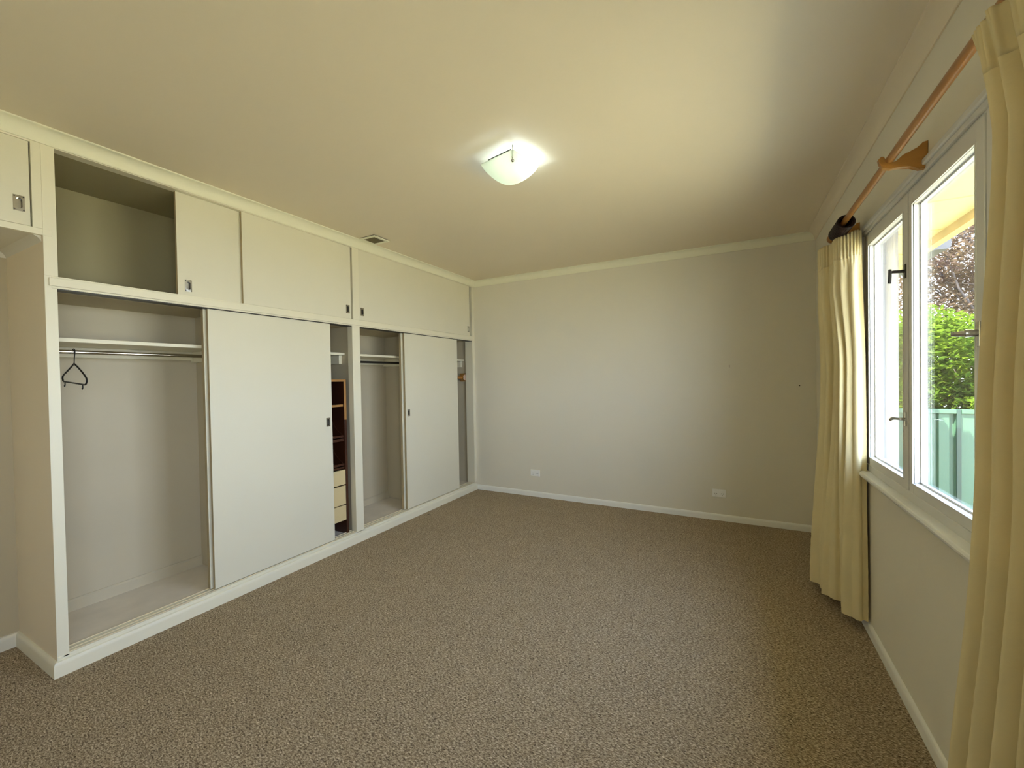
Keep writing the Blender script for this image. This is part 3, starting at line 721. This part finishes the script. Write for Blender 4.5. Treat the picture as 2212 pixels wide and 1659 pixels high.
# ------------------------------------------------------------------ curtains
def catmull(P, n):
    P = [Vector(p) for p in P]; out = []
    Q = [P[0]*2-P[1]] + P + [P[-1]*2-P[-2]]; segs = len(P)-1
    for i in range(n):
        t = i/(n-1)*segs; k = min(int(t), segs-1); f = t-k
        a, b_, c, d_ = Q[k], Q[k+1], Q[k+2], Q[k+3]
        out.append(.5*((2*b_)+(c-a)*f+(2*a-5*b_+4*c-d_)*f*f+(3*b_-3*c+d_-a)*f**3))
    return out
def curtain(name, label, levels, ztop, zbot, npts, nz, tape=.11, pleat=.004, npleat=60, seed=1, ztopf=None, zbotf=None, folds=0, famp=.012):
    """levels: list of (f, [plan points]) from f=0 (heading) to 1 (hem)"""
    E = empty(name, (levels[0][1][0][0], levels[0][1][0][1], zbot), label, 'curtain')
    L = [(f, catmull(P, npts)) for f, P in levels]
    rows = []
    for j in range(nz+1):
        f = (j/nz)**1.15
        k = 0
        while k < len(L)-2 and f > L[k+1][0]: k += 1
        fa, A = L[k]; fb, B = L[k+1]; s = max(0, min(1, (f-fa)/(fb-fa))); s = s*s*(3-2*s) if k > 0 else s
        row = []
        for i in range(npts):
            t = i/(npts-1)
            p = A[i].lerp(B[i], s)
            zt_ = ztop + (ztopf(t) if ztopf else 0); zb_ = zbot + (zbotf(t) if zbotf else 0)
            z = zt_ + (zb_-zt_)*f
            a = A[max(0, i-2)].lerp(B[max(0, i-2)], s); c = A[min(npts-1, i+2)].lerp(B[min(npts-1, i+2)], s)
            tn = (c-a).normalized(); nr = Vector((tn.y, -tn.x))
            dz = zt_-z
            w = max(0, min(1, (tape*1.7-dz)/(tape*.9))); w = w*w*(3-2*w)
            off = pleat*math.sin(2*math.pi*t*npleat)*w
            off += .0035*noise.noise(Vector((t*14+seed, z*2.2, seed)))*min(1, dz/.2)
            # puckers across the lower part
            off += .0014*math.sin(z*95+6*noise.noise(Vector((t*5, z*3, 9))))*max(0, min(1, (1.0-z)/.7))*(.5+noise.noise(Vector((t*9, z*1.5, seed+4))))
            if folds:
                ph = folds*t + .35*noise.noise(Vector((t*6, z*.22, seed+2)))
                fo = 1-abs(2*(ph % 1)-1); fo = fo*fo*(3-2*fo)-.5
                off += famp*2*fo*min(1, max(0, dz-.05)/.22)*(.65+.5*noise.noise(Vector((t*8, z*.35, seed+7))))
            q = p + nr*off
            row.append((q.x, q.y, z))
        rows.append(row)
    def sheet(nm, r0, r1, extra):
        b = MB(); V = [[b.bm.verts.new(c) for c in rows[j]] for j in range(r0, r1+1)]
        for j in range(len(V)-1):
            for i in range(npts-1): b.bm.faces.new((V[j][i], V[j][i+1], V[j+1][i+1], V[j+1][i]))
        o = b.build(nm, M_curtain, E, smooth=True); md = o.modifiers.new('thick', 'SOLIDIFY'); md.thickness = extra; md.offset = 0; md.use_rim = (r0 == 0) or False
        return o
    jt = next(j for j in range(nz+1) if rows[0][0][2]-rows[j][0][2] > tape)
    sheet('drape', jt, nz, .003); sheet('heading', 0, jt, .003)
    return E

# far curtain, drawn back into the corner
head = [(3.345, 2.752), (3.318, 2.742), (3.288, 2.757), (3.262, 2.792), (3.250, 2.835), (3.252, 2.885), (3.247, 2.93), (3.252, 2.97), (3.222, 2.995), (3.208, 3.035), (3.23, 3.08), (3.28, 3.10), (3.33, 3.09)]
mid = [(3.350, 2.735), (3.325, 2.722), (3.300, 2.728), (3.285, 2.755), (3.262, 2.775), (3.262, 2.81), (3.246, 2.85), (3.262, 2.90), (3.228, 2.925), (3.222, 2.98), (3.222, 3.06), (3.27, 3.14), (3.34, 3.13)]
hem = [(3.352, 2.722), (3.325, 2.712), (3.288, 2.722), (3.262, 2.770), (3.276, 2.825), (3.272, 2.895), (3.220, 2.925), (3.206, 2.975), (3.216, 3.025), (3.190, 3.075), (3.170, 3.140), (3.24, 3.23), (3.33, 3.22)]
curtain('curtain', 'cream curtain bunched at the far end of the window', [(0, head), (.10, head), (.35, mid), (1, hem)], 2.062, .062, 260, 90, npleat=30, pleat=.0060, seed=1, folds=9, famp=.016,
        ztopf=lambda t: .006*math.sin(t*23))
# near curtain at the right edge of the picture
def wave(y0, y1, n, xc, amp, lead, seed):
    r = random.Random(seed); P = [(xc+lead, y0)]
    for k in range(1, n):
        f = k/n; P.append((xc + amp*(1 if k % 2 == 0 else -1)*r.uniform(.7, 1.1), y0+(y1-y0)*f + r.uniform(-.006, .006)))
    P.append((xc+.02, y1)); return P
nh = wave(1.330, .80, 17, 3.262, .030, -.012, 2)
nh[0] = (3.240, 1.330); nh[1] = (3.236, 1.29); nh[2] = (3.240, 1.25)
nt_ = wave(1.232, .80, 17, 3.262, .032, 0, 2)
nm_ = wave(1.312, .80, 17, 3.268, .036, 0, 2)
nb = wave(1.450, .80, 17, 3.265, .045, 0, 2)
curtain('curtain', 'cream curtain hanging at the right edge, nearest the camera', [(0, nh), (.13, nt_), (.45, nm_), (1, nb)], 2.085, .060, 420, 90, npleat=46, pleat=.003, seed=3,
        ztopf=lambda t: .004*max(0, 1-t*9) )
